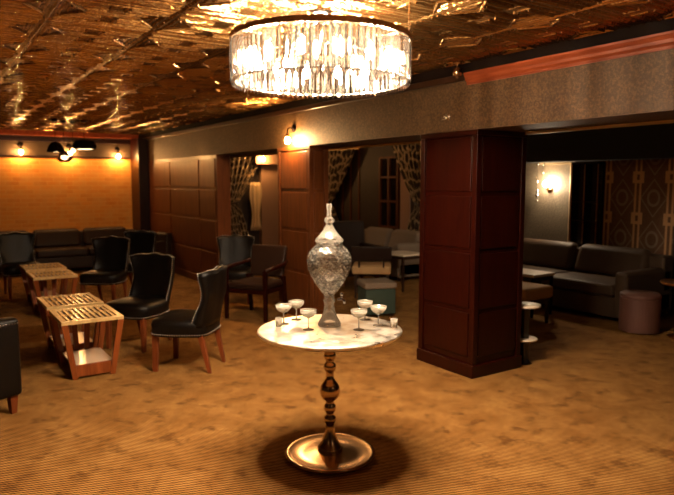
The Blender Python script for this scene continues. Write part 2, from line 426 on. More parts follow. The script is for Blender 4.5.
# ------------------------------------------------------------------ chandelier
def chandelier():
    t = thing('crystal_chandelier', 'large round drum chandelier of clear crystal rods hanging over the round table', 'chandelier', (1.904, 3.03, 0))
    MB().lathe([(.0, CZ), (.062, CZ), (.066, CZ-.012), (.05, CZ-.035), (.03, CZ-.055), (.034, CZ-.075), (.0, CZ-.08)], 32).build('canopy', M['chrome'], t, smooth=True)
    MB().lathe([(.012, CZ-.06), (.012, 2.40)], 12).build('stem', M['chrome'], t, smooth=True)
    MB().lathe([(.485, 2.382), (.506, 2.382), (.506, 2.412), (.485, 2.412), (.485, 2.382)], 96).build('top_ring', M['bronze'], t, smooth=False)
    MB().lathe([(.478, 2.165), (.488, 2.165), (.488, 2.172), (.478, 2.172), (.478, 2.165)], 96).build('bottom_ring', M['chrome'], t)
    for k in range(3):
        a = k*PI/3
        MB().tube([(.49*math.cos(a), .49*math.sin(a), 2.395), (-.49*math.cos(a), -.49*math.sin(a), 2.395)], .006).build('spoke', M['bronze'], t)
    for k in range(4):
        a = PI/4+k*PI/2
        MB().tube([(.49*math.cos(a), .49*math.sin(a), 2.412), (.49*math.cos(a), .49*math.sin(a), 2.50), (.49*math.cos(a), .49*math.sin(a), CZ)], .003).build('hanger', M['bronze'], t)
    proto = None
    n = 96
    for i in range(n):
        a = 2*PI*i/n
        if proto is None:
            r = .0125; L = .235
            tri = [(r*math.cos(q), r*math.sin(q)*.8) for q in (PI/2+PI, PI/6+PI*0, 5*PI/6)]
            tri = [(-r, 0), (0, -r*.75), (r, 0), (0, r*.75)]
            m_ = MB(); zs = [(.35, -.012), (1, 0), (1, -L+.02), (.25, -L)]
            vs = []
            for k_, (sc, z) in enumerate([(.3, 0), (1, -.015), (1, -L+.025), (.15, -L)]):
                vs += [(x*sc, y*sc, z) for x, y in tri]
            fs = [(j*4+q, j*4+(q+1) % 4, (j+1)*4+(q+1) % 4, (j+1)*4+q) for j in range(3) for q in range(4)] + [(3, 2, 1, 0), (12, 13, 14, 15)]
            proto = m_.add(vs, fs).build('crystal_rod', M['crystal'], t); o = proto
        else:
            o = proto.copy(); COL.objects.link(o); o.parent = t
        o.location = (.495*math.cos(a), .495*math.sin(a), 2.382); o.rotation_euler = (0, 0, a+PI/2)
    p2 = None
    for i in range(60):
        a = 2*PI*i/60
        if p2 is None:
            p2 = MB().add([(x*.8, y*.8, z) for x, y, z in vs], fs).build('inner_crystal_rod', M['crystal'], t); o = p2
        else:
            o = p2.copy(); COL.objects.link(o); o.parent = t
        o.location = (.44*math.cos(a), .44*math.sin(a), 2.380); o.rotation_euler = (0, 0, a+PI/2)
    b = None
    for i in range(12):
        a = 2*PI*i/12+.2; R_ = .375
        p = (R_*math.cos(a), R_*math.sin(a), 2.29)
        if b is None:
            b = MB().lathe([(.0, -.035), (.014, -.03), (.022, -.012), (.02, .008), (.011, .03), (.009, .04), (0, .04)], 14).build('bulb', M['bulbc'], t, smooth=True); o = b
            s_ = MB().lathe([(.0, .038), (.013, .038), (.013, .085), (.004, .09), (.004, .12), (0, .12)], 12).build('socket', M['chrome'], t, smooth=True); so = s_
        else:
            o = b.copy(); so = s_.copy(); COL.objects.link(o); COL.objects.link(so); o.parent = t; so.parent = t
        o.location = p; so.location = p
    return t
chandelier()

# ------------------------------------------------------------------ round table
TZ = .765; TX, TY = 1.93, 2.98
t = thing('round_pedestal_table', 'round hammered silver table on a turned bronze column and dished base', 'table', (TX, TY, 0))
MB().lathe([(.0, TZ-.028), (.40, TZ-.028), (.412, TZ-.02), (.42, TZ-.006), (.416, TZ-.0015), (.410, TZ), (.0, TZ)], 96).build('table_top', M['hammer'], t, smooth=False)
MB().lathe([(0, TZ-.045), (.06, TZ-.045), (.09, TZ-.028), (0, TZ-.028)], 32).build('mounting_plate', M['bronze'], t, smooth=True)
colp = [(.024, TZ-.04), (.025, .70), (.021, .66), (.021, .635), (.031, .625), (.036, .605), (.031, .588), (.021, .578), (.022, .566), (.033, .556), (.037, .54), (.032, .52), (.024, .51),
        (.022, .47), (.030, .462), (.034, .452), (.046, .438), (.056, .418), (.059, .395), (.056, .372), (.046, .352), (.032, .34), (.024, .332), (.024, .318), (.033, .308), (.036, .29), (.031, .272), (.022, .262),
        (.022, .246), (.033, .238), (.036, .221), (.031, .205), (.023, .196), (.026, .17), (.034, .13), (.048, .09), (.068, .06), (.076, .05), (.066, .042), (.07, .03)]
MB().lathe(colp[::-1], 40).build('turned_column', M['bronze'], t, smooth=True)
MB().lathe([(0, 0), (.25, 0), (.265, .008), (.268, .022), (.258, .030), (.245, .026), (.15, .018), (.06, .045), (0, .045)], 72).build('dished_base', M['bronze'], t, smooth=True)

# crystal urn
ux, uy = 1.975, 3.055
t = thing('glass_drink_urn', 'tall cut crystal drinks urn with a pointed lid in the middle of the round table', 'drinks urn', (ux, uy, TZ+.0005), math.radians(-20))
foot = [(0, .0), (.068, .0), (.07, .012), (.06, .03), (.046, .055), (.036, .085), (.030, .115), (.028, .135), (.036, .145), (.036, .155), (.028, .165), (.032, .18), (0, .18)]
MB().lathe(foot, 40).build('foot', M['urnclear'], t, smooth=True)
outer = [(.0, .182), (.032, .184), (.050, .205), (.072, .237), (.095, .272), (.115, .310), (.128, .345), (.133, .383), (.130, .412), (.118, .440), (.100, .462), (.080, .480), (.076, .495)]
inner = [(r-.006, z+.004) for r, z in outer[1:]][::-1]
MB().lathe(outer + inner + [(0, .196)], 48).build('bowl', M['urn'], t, smooth=True)
lid = [(.0, .497), (.080, .497), (.084, .505), (.083, .515), (.068, .53), (.052, .548), (.036, .57), (.024, .592), (.016, .606), (.024, .613), (.030, .625), (.026, .638), (.012, .648), (.016, .656), (.012, .675), (.017, .715), (.016, .722), (0, .722)]
MB().lathe(lid, 40).build('lid', M['urnclear'], t, smooth=True)
sp = MB(); sp.tube([(.04, -.045, .165), (.06, -.075, .17), (.068, -.088, .163), (.07, -.09, .145)], .008); sp.tube([(.058, -.07, .17), (.058, -.07, .195)], .006); sp.ball((.058, -.07, .197), .011)
sp.build('spigot', M['chrome'], t, smooth=True)

def coupe(label):
    t = thing('coupe_glass', label, 'glass', group='glassware on the round table')
    prof = [(0, .0), (.032, .0), (.032, .002), (.006, .006), (.0035, .015), (.0035, .062), (.008, .070), (.03, .080), (.046, .098), (.049, .118),
            (.0475, .118), (.0445, .099), (.029, .083), (.006, .074), (0, .073)]
    MB().lathe(prof, 28).build('bowl_and_stem', M['glass'], t, smooth=True)
    MB().lathe([(0, .0745), (.006, .075), (.028, .0845), (.043, .099), (.0445, .106), (0, .106)], 24).build('drink', M['drink'], t, smooth=True)
    return t
cps = [(284, 303, 'coupe glass furthest left on the round table, beside the small shot glass'),
       (297, 297.5, 'coupe glass at the back left of the round table'),
       (311.9, 309, 'coupe glass just left of the crystal urn'),
       (359, 309.6, 'coupe glass just right of the crystal urn'),
       (370, 299, 'coupe glass at the back right of the round table'),
       (380.4, 304, 'coupe glass furthest right, beside the right-hand shot glass')]
_p = math.radians(5.94); _y = math.radians(33.6)
F_ = Vector((math.sin(_y)*math.cos(_p), math.cos(_y)*math.cos(_p), -math.sin(_p))); R_ = Vector((math.cos(_y), -math.sin(_y), 0)); U_ = R_.cross(F_)
def onz(x, y, z):
    d = F_*622 + R_*(x-337) + U_*(247.5-y); k = (z-1.61)/d.z; return d.x*k, d.y*k
proto = None
spots = [(1.765, 3.235), (1.89, 3.30), (1.815, 3.03), (2.055, 2.865), (2.24, 3.06), (2.215, 2.89)]
for (px, py, lb), (x, y) in zip(cps, spots):
    if proto is None: proto = coupe(lb); proto.location = (x, y, TZ+.0005)
    else: dup(proto, (x, y, TZ+.0005), 0, lb)
sg = thing('shot_glass', 'small straight shot glass at the left rim of the round table', 'glass', (1.712, 3.20, TZ+.0005), 0, 'shot glasses on the round table')
MB().lathe([(0, 0), (.017, 0), (.022, .052), (.0205, .052), (.016, .012), (0, .012)], 20).build('cup', M['glass'], sg, smooth=True)
MB().lathe([(0, .013), (.0158, .013), (.0185, .036), (0, .036)], 20).build('drink', M['drink'], sg, smooth=True)
dup(sg, (2.262, 2.80, TZ+.0005), 0, 'small straight shot glass at the right rim of the round table')

# ------------------------------------------------------------------ chairs (front faces local -Y)
def back_pt(u, v, w0=.225, H=.50, off=0):
    # u -1..1, v 0..1
    width = w0 + .035*max(0, v-.55)/.45
    top = .010*math.cos(PI*u) + .007*math.cos(3*PI*u)
    y = .185 + .085*v - (.042+.026*math.cos(2*PI*v-.3))*abs(u)**4
    return Vector((u*width, y+off, .40 + v*(H+top)))
def slipper(label, group=None, m='leather', lw='legwood', H=.48):
    t = thing('nailhead_chair', label, 'chair', group=group)
    st = MB()
    n = 20; ring = []
    for k in range(n):
        a = 2*PI*k/n; c, s = math.cos(a), math.sin(a); e = .45
        x = .262*math.copysign(abs(c)**e, c); y = .255*math.copysign(abs(s)**e, s)
        if y > 0: x *= .9
        ring.append((x, y))
    lv = [(.97, .315), (1.0, .33), (1.0, .385), (1.015, .415), (.97, .445), (.80, .465), (.4, .475), (0.01, .478)]
    vs = [(x*s_, y*s_-.01, z) for s_, z in lv for x, y in ring]
    fs = [(j*n+i, j*n+(i+1) % n, (j+1)*n+(i+1) % n, (j+1)*n+i) for j in range(len(lv)-1) for i in range(n)] + [tuple(range(n-1, -1, -1)), tuple((len(lv)-1)*n+i for i in range(n))]
    st.add(vs, fs).build('seat', M[m], t, smooth=True)
    NU, NV = 16, 12; bk = MB()
    fr = [[back_pt(2*i/NU-1, j/NV, H=H) for i in range(NU+1)] for j in range(NV+1)]
    rr = [[back_pt(2*i/NU-1, j/NV, H=H, off=.07-.02*j/NV) for i in range(NU+1)] for j in range(NV+1)]
    W = NU+1; vs = [p for r in fr for p in r] + [p for r in rr for p in r]; o = W*(NV+1); fs = []
    for j in range(NV):
        for i in range(NU):
            a = j*W+i; fs += [(a, a+1, a+W+1, a+W), (o+a, o+a+W, o+a+W+1, o+a+1)]
        fs += [(j*W, (j+1)*W, o+(j+1)*W, o+j*W), (j*W+NU, o+j*W+NU, o+(j+1)*W+NU, (j+1)*W+NU)]
    for i in range(NU):
        b = NV*W+i; fs += [(b, b+1, o+b+1, o+b), (i, o+i, o+i+1, i+1)]
    bk.add(vs, fs).build('backrest', M[m], t, smooth=True)
    path = [fr[j][0] for j in range(NV+1)] + fr[NV][1:] + [fr[j][NU] for j in range(NV-1, -1, -1)]
    nh = MB()
    def studs(path, step=.021, r=.0062):
        nonlocal nh; acc = 0
        for a, b in zip(path, path[1:]):
            L = (b-a).length
            while acc < L:
                nh.ball(a.lerp(b, acc/L), r, 6); acc += step
            acc -= L
    studs([p + Vector((0, .004, 0)) for p in path])
    nh.build('back_nailhead_trim', M['nail'], t, smooth=True); nh = MB()
    studs([Vector((x*1.01, y*1.01-.01, .335)) for x, y in ring + ring[:1]])
    nh.build('seat_nailhead_trim', M['nail'], t, smooth=True)
    for sx in (-1, 1):
        MB().hexa([(sx*.205-.015, -.225-.015, 0), (sx*.205+.015, -.225-.015, 0), (sx*.205+.015, -.195, 0), (sx*.205-.015, -.195, 0)],
                  [(sx*.20-.024, -.235, .33), (sx*.20+.024, -.235, .33), (sx*.20+.024, -.185, .33), (sx*.20-.024, -.185, .33)]).build('leg', M[lw], t, bevel=.004)
        MB().hexa([(sx*.17-.014, .245, 0), (sx*.17+.014, .245, 0), (sx*.17+.014, .275, 0), (sx*.17-.014, .275, 0)],
                  [(sx*.18-.022, .16, .33), (sx*.18+.022, .16, .33), (sx*.18+.022, .21, .33), (sx*.18-.022, .21, .33)]).build('leg', M[lw], t, bevel=.004)
    return t
G1 = 'dark leather nailhead chairs'
def face(dx, dy): return math.atan2(dx, -dy)    # rotation so that local -Y looks along (dx,dy)
c1 = slipper('black leather nailhead chair nearest the round table, seen from its side', G1)
c1.location = (1.88, 5.19, 0); c1.rotation_euler = (0, 0, face(-.72, .69))
dup(c1, (1.73, 6.15, 0), face(-.8, -.6), 'black leather chair just behind the nearest nailhead chair, turned toward the slatted tables')
dup(c1, (1.93, 8.40, 0), face(-.6, -.8), 'dark leather nailhead chair beside the far pair of slatted tables, right of them')
dup(c1, (1.12, 9.86, 0), face(.1, -1), 'black leather chair with scalloped top behind the far pair of slatted tables')
dup(c1, (2.55, 9.3, 0), face(-.7, -.7), 'black leather chair in deep shade before the brown panelled wall')
dup(c1, (3.46, 7.72, 0), face(-.5, -.86), 'dark leather chair facing us between the pillar and the panelled wall', None)

def club_chair(name, label, loc, rz, m, W=.72, D=.74, H=.78, arm=.60, leg=.14, seatz=.42, legm='legwood', nails=False, armw=.12, backt=.14, cat='armchair', seatm=None):
    t = thing(name, label, cat, loc, rz)
    w, d = W/2, D/2
    box(-w+.01, w-.01, -d+.02, d-.02, leg, seatz-.12).build('frame', M[m], t, bevel=.02)
    box(-w+armw, w-armw, -d, d-backt, seatz-.12, seatz).build('seat_cushion', M[seatm or m], t, bevel=.035, seg=4)
    MB().hexa([(-w, d-backt, leg), (w, d-backt, leg), (w, d, leg), (-w, d, leg)], [(-w+.02, d-backt+.05, H), (w-.02, d-backt+.05, H), (w-.02, d+.05, H), (-w+.02, d+.05, H)]).build('backrest', M[m], t, bevel=.035, seg=4)
    for s_ in (-1, 1):
        x0, x1 = (-w, -w+armw) if s_ < 0 else (w-armw, w)
        box(x0, x1, -d, d-backt+.03, leg, arm).build('armrest', M[m], t, bevel=.03, seg=4)
        for y in (-d+.05, d-.07):
            xc = s_*(w-.06)
            MB().hexa([(xc-.018, y-.018, 0), (xc+.018, y-.018, 0), (xc+.018, y+.018, 0), (xc-.018, y+.018, 0)], [(xc-.028, y-.028, leg+.01), (xc+.028, y-.028, leg+.01), (xc+.028, y+.028, leg+.01), (xc-.028, y+.028, leg+.01)]).build('leg', M[legm], t)
    if nails:
        nh = MB()
        for s_ in (-1, 1):
            x = s_*(w+.001)
            yy = -d+.02
            while yy < d-.02:
                nh.ball((x, yy, arm-.035), .006, 6); yy += .02
        nh.build('nailhead_trim', M['nail'], t, smooth=True)
    return t
club_chair('club_armchair', 'black leather club armchair cut off by the left edge of the photo', (.03, 4.93, 0), face(1, .45), 'leather', arm=.68, H=.72, leg=.13, nails=True)

# open wooden armchair before the second pillar
def open_armchair(name, label, loc, rz, seatm, backm):
    t = thing(name, label, 'armchair', loc, rz)
    box(-.25, .25, -.25, .24, .36, .44).build('seat_cushion', M[seatm], t, bevel=.03, seg=3)
    box(-.25, .25, -.23, .23, .31, .36).build('seat_rail', M['mahog'], t, bevel=.006)
    MB().hexa([(-.23, .20, .46), (.23, .20, .46), (.23, .26, .46), (-.23, .26, .46)], [(-.25, .29, .84), (.25, .29, .84), (.25, .35, .84), (-.25, .35, .84)]).build('backrest', M[backm], t, bevel=.025, seg=3)
    for s_ in (-1, 1):
        MB().tube([(s_*.29, -.27, .60), (s_*.30, -.05, .615), (s_*.285, .18, .63), (s_*.26, .27, .65)], [.026, .024, .022, .02], 10).build('armrest', M['mahog'], t, smooth=True)
        MB().hexa([(s_*.27-.02, -.26, 0), (s_*.27+.02, -.26, 0), (s_*.27+.02, -.22, 0), (s_*.27-.02, -.22, 0)], [(s_*.27-.024, -.27, .60), (s_*.27+.024, -.27, .60), (s_*.27+.024, -.22, .60), (s_*.27-.024, -.22, .60)]).build('leg', M['mahog'], t, bevel=.004)
        MB().hexa([(s_*.25-.02, .25, 0), (s_*.25+.02, .25, 0), (s_*.25+.02, .29, 0), (s_*.25-.02, .29, 0)], [(s_*.25-.022, .18, .48), (s_*.25+.022, .18, .48), (s_*.25+.022, .23, .48), (s_*.25-.022, .23, .48)]).build('leg', M['mahog'], t, bevel=.004)
    return t
open_armchair('wooden_armchair', 'open wooden armchair with a brown seat in front of the middle pillar', (3.30, 6.72, 0), face(-.85, -.52), 'brownleather', 'brownleather')

# ------------------------------------------------------------------ slatted side tables
def slat_table(label):
    t = thing('slatted_side_table', label, 'side table', group='slatted wooden side tables')
    w, d, H = .245, .30, .50; bw, bd = .17, .26
    f = MB(); z0, z1 = H-.03, H
    f.box(-w, w, -d, -d+.045, z0, z1); f.box(-w, w, d-.045, d, z0, z1); f.box(-w, -w+.045, -d+.045, d-.045, z0, z1); f.box(w-.045, w, -d+.045, d-.045, z0, z1)
    f.build('top_frame', M['slatgold'], t, bevel=.003)
    box(-w+.04, w-.04, -d+.04, d-.04, H-.028, H-.016).build('inset_panel', M['darkwood'], t)
    sl = MB(); L = w-.045
    for k in range(9):
        x = -L + (2*L)*(k+.5)/9
        a, b = (-d+.045, -.02) if k % 2 else (-d+.045, d-.09)
        sl.box(x-.011, x+.011, a if k % 2 else -d+.09, d-.045 if k % 2 else b, H-.014, H-.002)
    sl.box(-L, L, -.012, .012, H-.014, H-.001)
    sl.build('slats', M['slatgold'], t)
    for sx in (-1, 1):
        for sy in (-1, 1):
            x0, x1 = sorted((sx*w, sx*(w-.05))); X0, X1 = sorted((sx*bw, sx*(bw-.045)))
            y0, y1 = sorted((sy*d, sy*(d-.03))); Y0_, Y1_ = sorted((sy*bd, sy*(bd-.03)))
            MB().hexa([(X0, Y0_, 0), (X1, Y0_, 0), (X1, Y1_, 0), (X0, Y1_, 0)], [(x0, y0, z0), (x1, y0, z0), (x1, y1, z0), (x0, y1, z0)]).build('leg', M['tablewood'], t, bevel=.003)
    for sy in (-1, 1):
        for x in (-.05, .07):
            y0, y1 = sorted((sy*(d-.004), sy*(d-.022))); Y0_, Y1_ = sorted((sy*(bd-.004), sy*(bd-.022)))
            if sy < 0: continue
            MB().hexa([(x*.7-.02, Y0_, .1), (x*.7+.02, Y0_, .1), (x*.7+.02, Y1_, .1), (x*.7-.02, Y1_, .1)], [(x-.025, y0, z0), (x+.025, y0, z0), (x+.025, y1, z0), (x-.025, y1, z0)]).build('side_slat', M['tablewood'], t)
    for sy in (-1, 1):
        y0, y1 = sorted((sy*(bd-.002), sy*(bd-.025)))
        box(-bw+.03, bw-.03, y0, y1, .02, .12).build('lower_rail', M['tablewood'], t, bevel=.003)
    box(-bw+.01, bw-.01, -bd+.03, bd-.03, .10, .118).build('shelf', M['shelf'], t)
    return t
s1 = slat_table('nearest slatted wooden side table with a golden slatted top'); s1.location = (1.11, 5.58, 0)
dup(s1, (1.115, 6.30, 0), 0, 'second slatted side table, directly behind the nearest one')
dup(s1, (1.27, 8.26, 0), 0, 'third slatted side table, front one of the far pair')
dup(s1, (1.29, 9.07, 0), 0, 'furthest slatted side table, in front of the scalloped black chair')

# ------------------------------------------------------------------ sofas
def sofa(name, label, loc, rz, L, D, m, segs, H=.78, seatz=.43, leg=.06, arms=(True, True), arm=.60, cush=True, backt=.22, group=None, cm=None):
    """origin at middle of the back foot line; sits facing local -Y"""
    t = thing(name, label, 'sofa', loc, rz, group)
    w = L/2; aw = .16
    box(-w, w, -D+.02, 0, leg, seatz-.14).build('base', M[m], t, bevel=.02)
    box(-w, w, -backt, 0, seatz-.14, H-.06).build('back_frame', M[m], t, bevel=.03, seg=3)
    a0 = -w + (aw if arms[0] else 0); a1 = w - (aw if arms[1] else 0)
    sw = (a1-a0)/segs
    for k in range(segs):
        x0 = a0+k*sw
        box(x0+.006, x0+sw-.006, -D, -backt, seatz-.14, seatz).build('seat_cushion', M[m], t, bevel=.04, seg=4)
        if cush:
            MB().hexa([(x0+.01, -backt-.16, seatz), (x0+sw-.01, -backt-.16, seatz), (x0+sw-.01, -backt+.02, seatz), (x0+.01, -backt+.02, seatz)],
                      [(x0+.03, -backt-.03, H+.01), (x0+sw-.03, -backt-.03, H+.01), (x0+sw-.03, -backt+.13, H), (x0+.03, -backt+.13, H)]).build('back_cushion', M[cm or m], t, bevel=.085, seg=6)
    for s_, on in zip((-1, 1), arms):
        if on:
            x0, x1 = (-w, -w+aw) if s_ < 0 else (w-aw, w)
            box(x0, x1, -D, -.02, leg, arm).build('armrest', M[m], t, bevel=.045, seg=4)
    for sx in (-1, 1):
        for y in (-D+.08, -.08):
            MB().lathe([(.022, 0), (.028, leg+.01)], 12, c=(sx*(w-.08), y)).build('foot', M['darkwood'], t)
    return t
sofa('banquette_sofa', 'long dark brown leather banquette against the ochre brick wall', (1.25, BY-.04, 0), 0, 4.5, .82, 'brownleather', 5, H=.75, arms=(False, True), arm=.62)
sofa('leather_sofa', 'dark leather sofa with two back cushions under the right wall lamp', (7.50, 5.12, 0), -PI/2, 2.35, .98, 'greyleather', 2, H=.80, arm=.60, seatz=.44)
sofa('pale_sofa', 'pale grey sofa with rounded arm beyond the opening, beside the dark red pillar', (7.22, 8.75, 0), -PI/2, 1.9, .85, 'pale', 2, H=.78, arm=.62)
club_chair('leather_armchair', 'black leather armchair beside the brown panelled wall', (3.15, 11.1, 0), face(-.9, -.4), 'brownleather', W=.8, D=.8, H=.72, arm=.58)

# back room seats seen through the openings
club_chair('wing_armchair', 'tall dark armchair beyond the opening, behind the tan seated chair', (5.75, 8.2, 0), face(-.2, -1), 'brownleather', H=.98, arm=.62, W=.7, D=.7)
def low_chair(name, label, loc, rz):
    t = thing(name, label, 'chair', loc, rz)
    box(-.27, .27, -.27, .25, .34, .46).build('seat', M['tan'], t, bevel=.03, seg=4)
    MB().hexa([(-.28, .24, .54), (.28, .24, .54), (.28, .29, .54), (-.28, .29, .54)], [(-.28, .28, .74), (.28, .28, .74), (.28, .33, .74), (-.28, .33, .74)]).build('backrest', M['brownleather'], t, bevel=.02, seg=3)
    for s_ in (-1, 1):
        MB().tube([(s_*.17, .22, .36), (s_*.17, .27, .60)], .014).build('back_support', M['darkwood'], t)
        for y in (-.22, .2):
            MB().hexa([(s_*.22-.014, y-.014, 0), (s_*.22+.014, y-.014, 0), (s_*.22+.014, y+.014, 0), (s_*.22-.014, y+.014, 0)], [(s_*.22-.022, y-.022, .35), (s_*.22+.022, y-.022, .35), (s_*.22+.022, y+.022, .35), (s_*.22-.022, y+.022, .35)]).build('leg', M['darkwood'], t)
    return t
low_chair('low_back_chair', 'low dark-backed chair with a tan seat, seen right of the urn', (5.28, 7.05, 0), face(.62, .78))
def stool_box(name, label, loc, rz, w, d, h, m, topm):
    t = thing(name, label, 'ottoman', loc, rz)
    box(-w, w, -d, d, .03, h-.08).build('body', M[m], t, bevel=.02, seg=3)
    box(-w-.01, w+.01, -d-.01, d+.01, h-.08, h).build('cushion_top', M[topm], t, bevel=.025, seg=3)
    for sx in (-1, 1):
        for sy in (-1, 1): box(sx*(w-.04)-.02, sx*(w-.04)+.02, sy*(d-.04)-.02, sy*(d-.04)+.02, 0, .035).build('foot', M['darkwood'], t)
    return t
stool_box('green_ottoman', 'square green upholstered ottoman behind the right-hand coupe glasses', (4.58, 6.02, 0), math.radians(-20), .19, .19, .42, 'green', 'pale')
def four_leg_table(name, label, loc, rz, w, d, h, topm, legm='black'):
    t = thing(name, label, 'side table', loc, rz)
    box(-w, w, -d, d, h-.035, h).build('table_top', M[topm], t, bevel=.006)
    box(-w+.02, w-.02, -d+.02, d-.02, h-.08, h-.035).build('apron', M['darkwood'], t)
    for sx in (-1, 1):
        for sy in (-1, 1): box(sx*(w-.03)-.014, sx*(w-.03)+.014, sy*(d-.03)-.014, sy*(d-.03)+.014, 0, h-.03).build('leg', M[legm], t)
    return t
four_leg_table('low_side_table', 'small light-topped table in front of the pale grey sofa', (6.02, 7.25, 0), 0, .2, .24, .56, 'cream', 'darkwood')
four_leg_table('coffee_table', 'light-topped low table with thin black legs before the leather sofa', (6.18, 5.05, 0), 0, .2, .26, .52, 'cream')
t = thing('tan_stool', 'tan upholstered stool on dark legs just right of the dark red pillar', 'stool', (5.72, 4.72, 0), 0)
box(-.24, .24, -.24, .24, .30, .44).build('seat', M['tan'], t, bevel=.035, seg=4)
for sx in (-1, 1):
    for sy in (-1, 1):
        x, y = sx*.19, sy*.19
        MB().hexa([(x-.014, y-.014, 0), (x+.014, y-.014, 0), (x+.014, y+.014, 0), (x-.014, y+.014, 0)], [(x-.022, y-.022, .31), (x+.022, y-.022, .31), (x+.022, y+.022, .31), (x-.022, y+.022, .31)]).build('leg', M['darkwood'], t)
t = thing('round_drinks_table', 'small round cream-topped drinks table on a black column against the dark red pillar', 'side table', (4.42, 3.62, 0))
MB().lathe([(0, .515), (.13, .515), (.135, .525), (.13, .535), (0, .535)], 32).build('table_top', M['cream'], t, smooth=True)
MB().lathe([(.075, 0), (.05, .02), (.042, .05), (.042, .50), (.06, .516)], 20).build('column', M['blackgloss'], t, smooth=True)
MB().lathe([(0, .215), (.11, .215), (.115, .222), (.11, .23), (0, .23)], 28).build('lower_shelf', M['cream'], t, smooth=True)
t = thing('drum_ottoman', 'round mauve drum ottoman at the near end of the leather sofa', 'ottoman', (6.42, 3.72, 0))
MB().lathe([(0, .01), (.195, .01), (.205, .02), (.205, .37), (.20, .38)], 40).build('drum_body', M['mauve'], t, smooth=False)
MB().lathe([(.0, .375), (.2, .375), (.207, .39), (.203, .415), (.18, .43), (0, .435)], 40).build('cushion_top', M['mauve'], t, smooth=True)
t = thing('copper_table', 'small round copper table cut off by the right edge of the photo', 'side table', (6.55, 3.32, 0))
MB().lathe([(0, .555), (.22, .555), (.235, .57), (.23, .585), (.215, .575), (0, .575)], 40).build('table_top', M['copper'], t, smooth=True)
MB().lathe([(.14, 0), (.14, .01), (.03, .03), (.02, .06), (.02, .30), (.035, .31), (.035, .33), (.02, .34), (.02, .556)], 24).build('column', M['copper'], t, smooth=True)

# ------------------------------------------------------------------ back room walls: deco panel, shelves, window
struct(box(XW-.015, XW, 4.02, 4.96, 0, 1.90).build('wall_deco', M['deco']))
t = thing('wall_cabinet', 'tall dark shelf cabinet between the papered wall and the patterned wallpaper', 'cabinet', (XW-.02, 5.2, 0), 0)
cb = box(-.10, .0, -.22, -.19, 0, 1.88); cb.box(-.10, 0, .19, .22, 0, 1.88); cb.box(-.10, 0, -.01, .01, 0, 1.88); cb.box(-.10, 0, -.22, .22, 1.86, 1.89); cb.box(-.02, 0, -.22, .22, 0, 1.86)
cb.build('carcass', M['blackgloss'], t)
for y in (-.2, .0, .2): box(-.104, -.1, y-.006, y+.006, .0, 1.86).build('edge_strip', M['bronze'], t)
for z in (.35, .75, 1.08, 1.34): box(-.095, 0, -.19, .19, z, z+.015).build('shelf', M['mahog'], t)
struct(box(XW-.03, XW, 5.44, 5.50, 0, 1.90).build('trim_7', M['trimb'], bevel=.004))
struct(box(XW-.05, XW, 5.44, 6.0, 1.875, 1.90).build('trim_8', M['trimb']))
# window of the back room between the curtains
wf = MB(); yA, yB, zA, zB = 9.30, 9.85, .75, 2.1
for y in (yA, 9.57, yB): wf.box(XW-.05, XW, y-.025, y+.025, zA, zB)
for z in (zA, 1.25, 1.72, zB): wf.box(XW-.045, XW, yA, yB, z-.02, z+.02)
w1 = struct(wf.build('window_1', M['walnut']))
box(XW-.02, XW-.014, yA, yB, zA, zB).build('pane', M['pane'], w1)
struct(box(XW-.03, XW, 8.95, 9.22, 0, 2.4).build('trim_9', M['beige']))
for i in range(7):
    y = 10.6 + i*.3
    struct(box(XW-.02, XW, y-.02, y+.02, 0, 2.5).build('trim_batten', M['walnut']))
struct(box(4.95, 5.45, BY-.06, BY, 0, 2.4).build('trim_10', M['dark']))
struct(box(6.35, 6.95, BY-.12, BY, 0, 2.02).build('trim_11', M['beige']))
struct(box(6.15, 7.0, BY-.28, BY, 2.02, 2.34).build('trim_12', M['beige'], bevel=.01))

def curtain(label, loc, rz, wtop, side, H=2.3, tie=1.15, wtie=.28, skew=1):
    t = thing('patterned_curtain', label, 'curtain', loc, rz)
    me = MB(); NU, NV = 60, 36
    def fn(u, v):
        z = H*(1-v)
        k = z/H; kt = tie/H
        if z > tie: q = (z-tie)/(H-tie); wd = lerp(wtie, wtop, q**.8)
        else: q = (tie-z)/tie; wd = lerp(wtie, wtop*.72, q**.6)
        x = side*(wtop/2) - side*u*wd
        return (x, .035*math.sin(u*2*PI*7+v*1.5)*min(1, wd/wtop+.35)-.05, z)
    me.grid(fn, NU, NV)
    o = me.build('drape', M['curtain'], t, smooth=True, solid=.004)
    uvl = o.data.uv_layers.new(name='uv'); W = NU+1
    for p in o.data.polygons:
        for li in p.loop_indices:
            vi = o.data.loops[li].vertex_index; uvl.data[li].uv = ((vi % W)/NU, (vi//W)/NV)
    xs = side*wtop/2
    MB().tube([(xs+side*.01, -.10, tie), (xs-side*wtie*.5, -.12, tie+.02), (xs-side*(wtie+.02), -.09, tie+.05), (xs-side*wtie*.5, -.0, tie+.03), (xs, .0, tie)], .014, 8).build('tieback', M['darkwood'], t, smooth=True)
    box(-wtop/2-.05, wtop/2+.05, -.02, .01, H, H+.03).build('curtain_rail', M['trimb'], t)
    return t
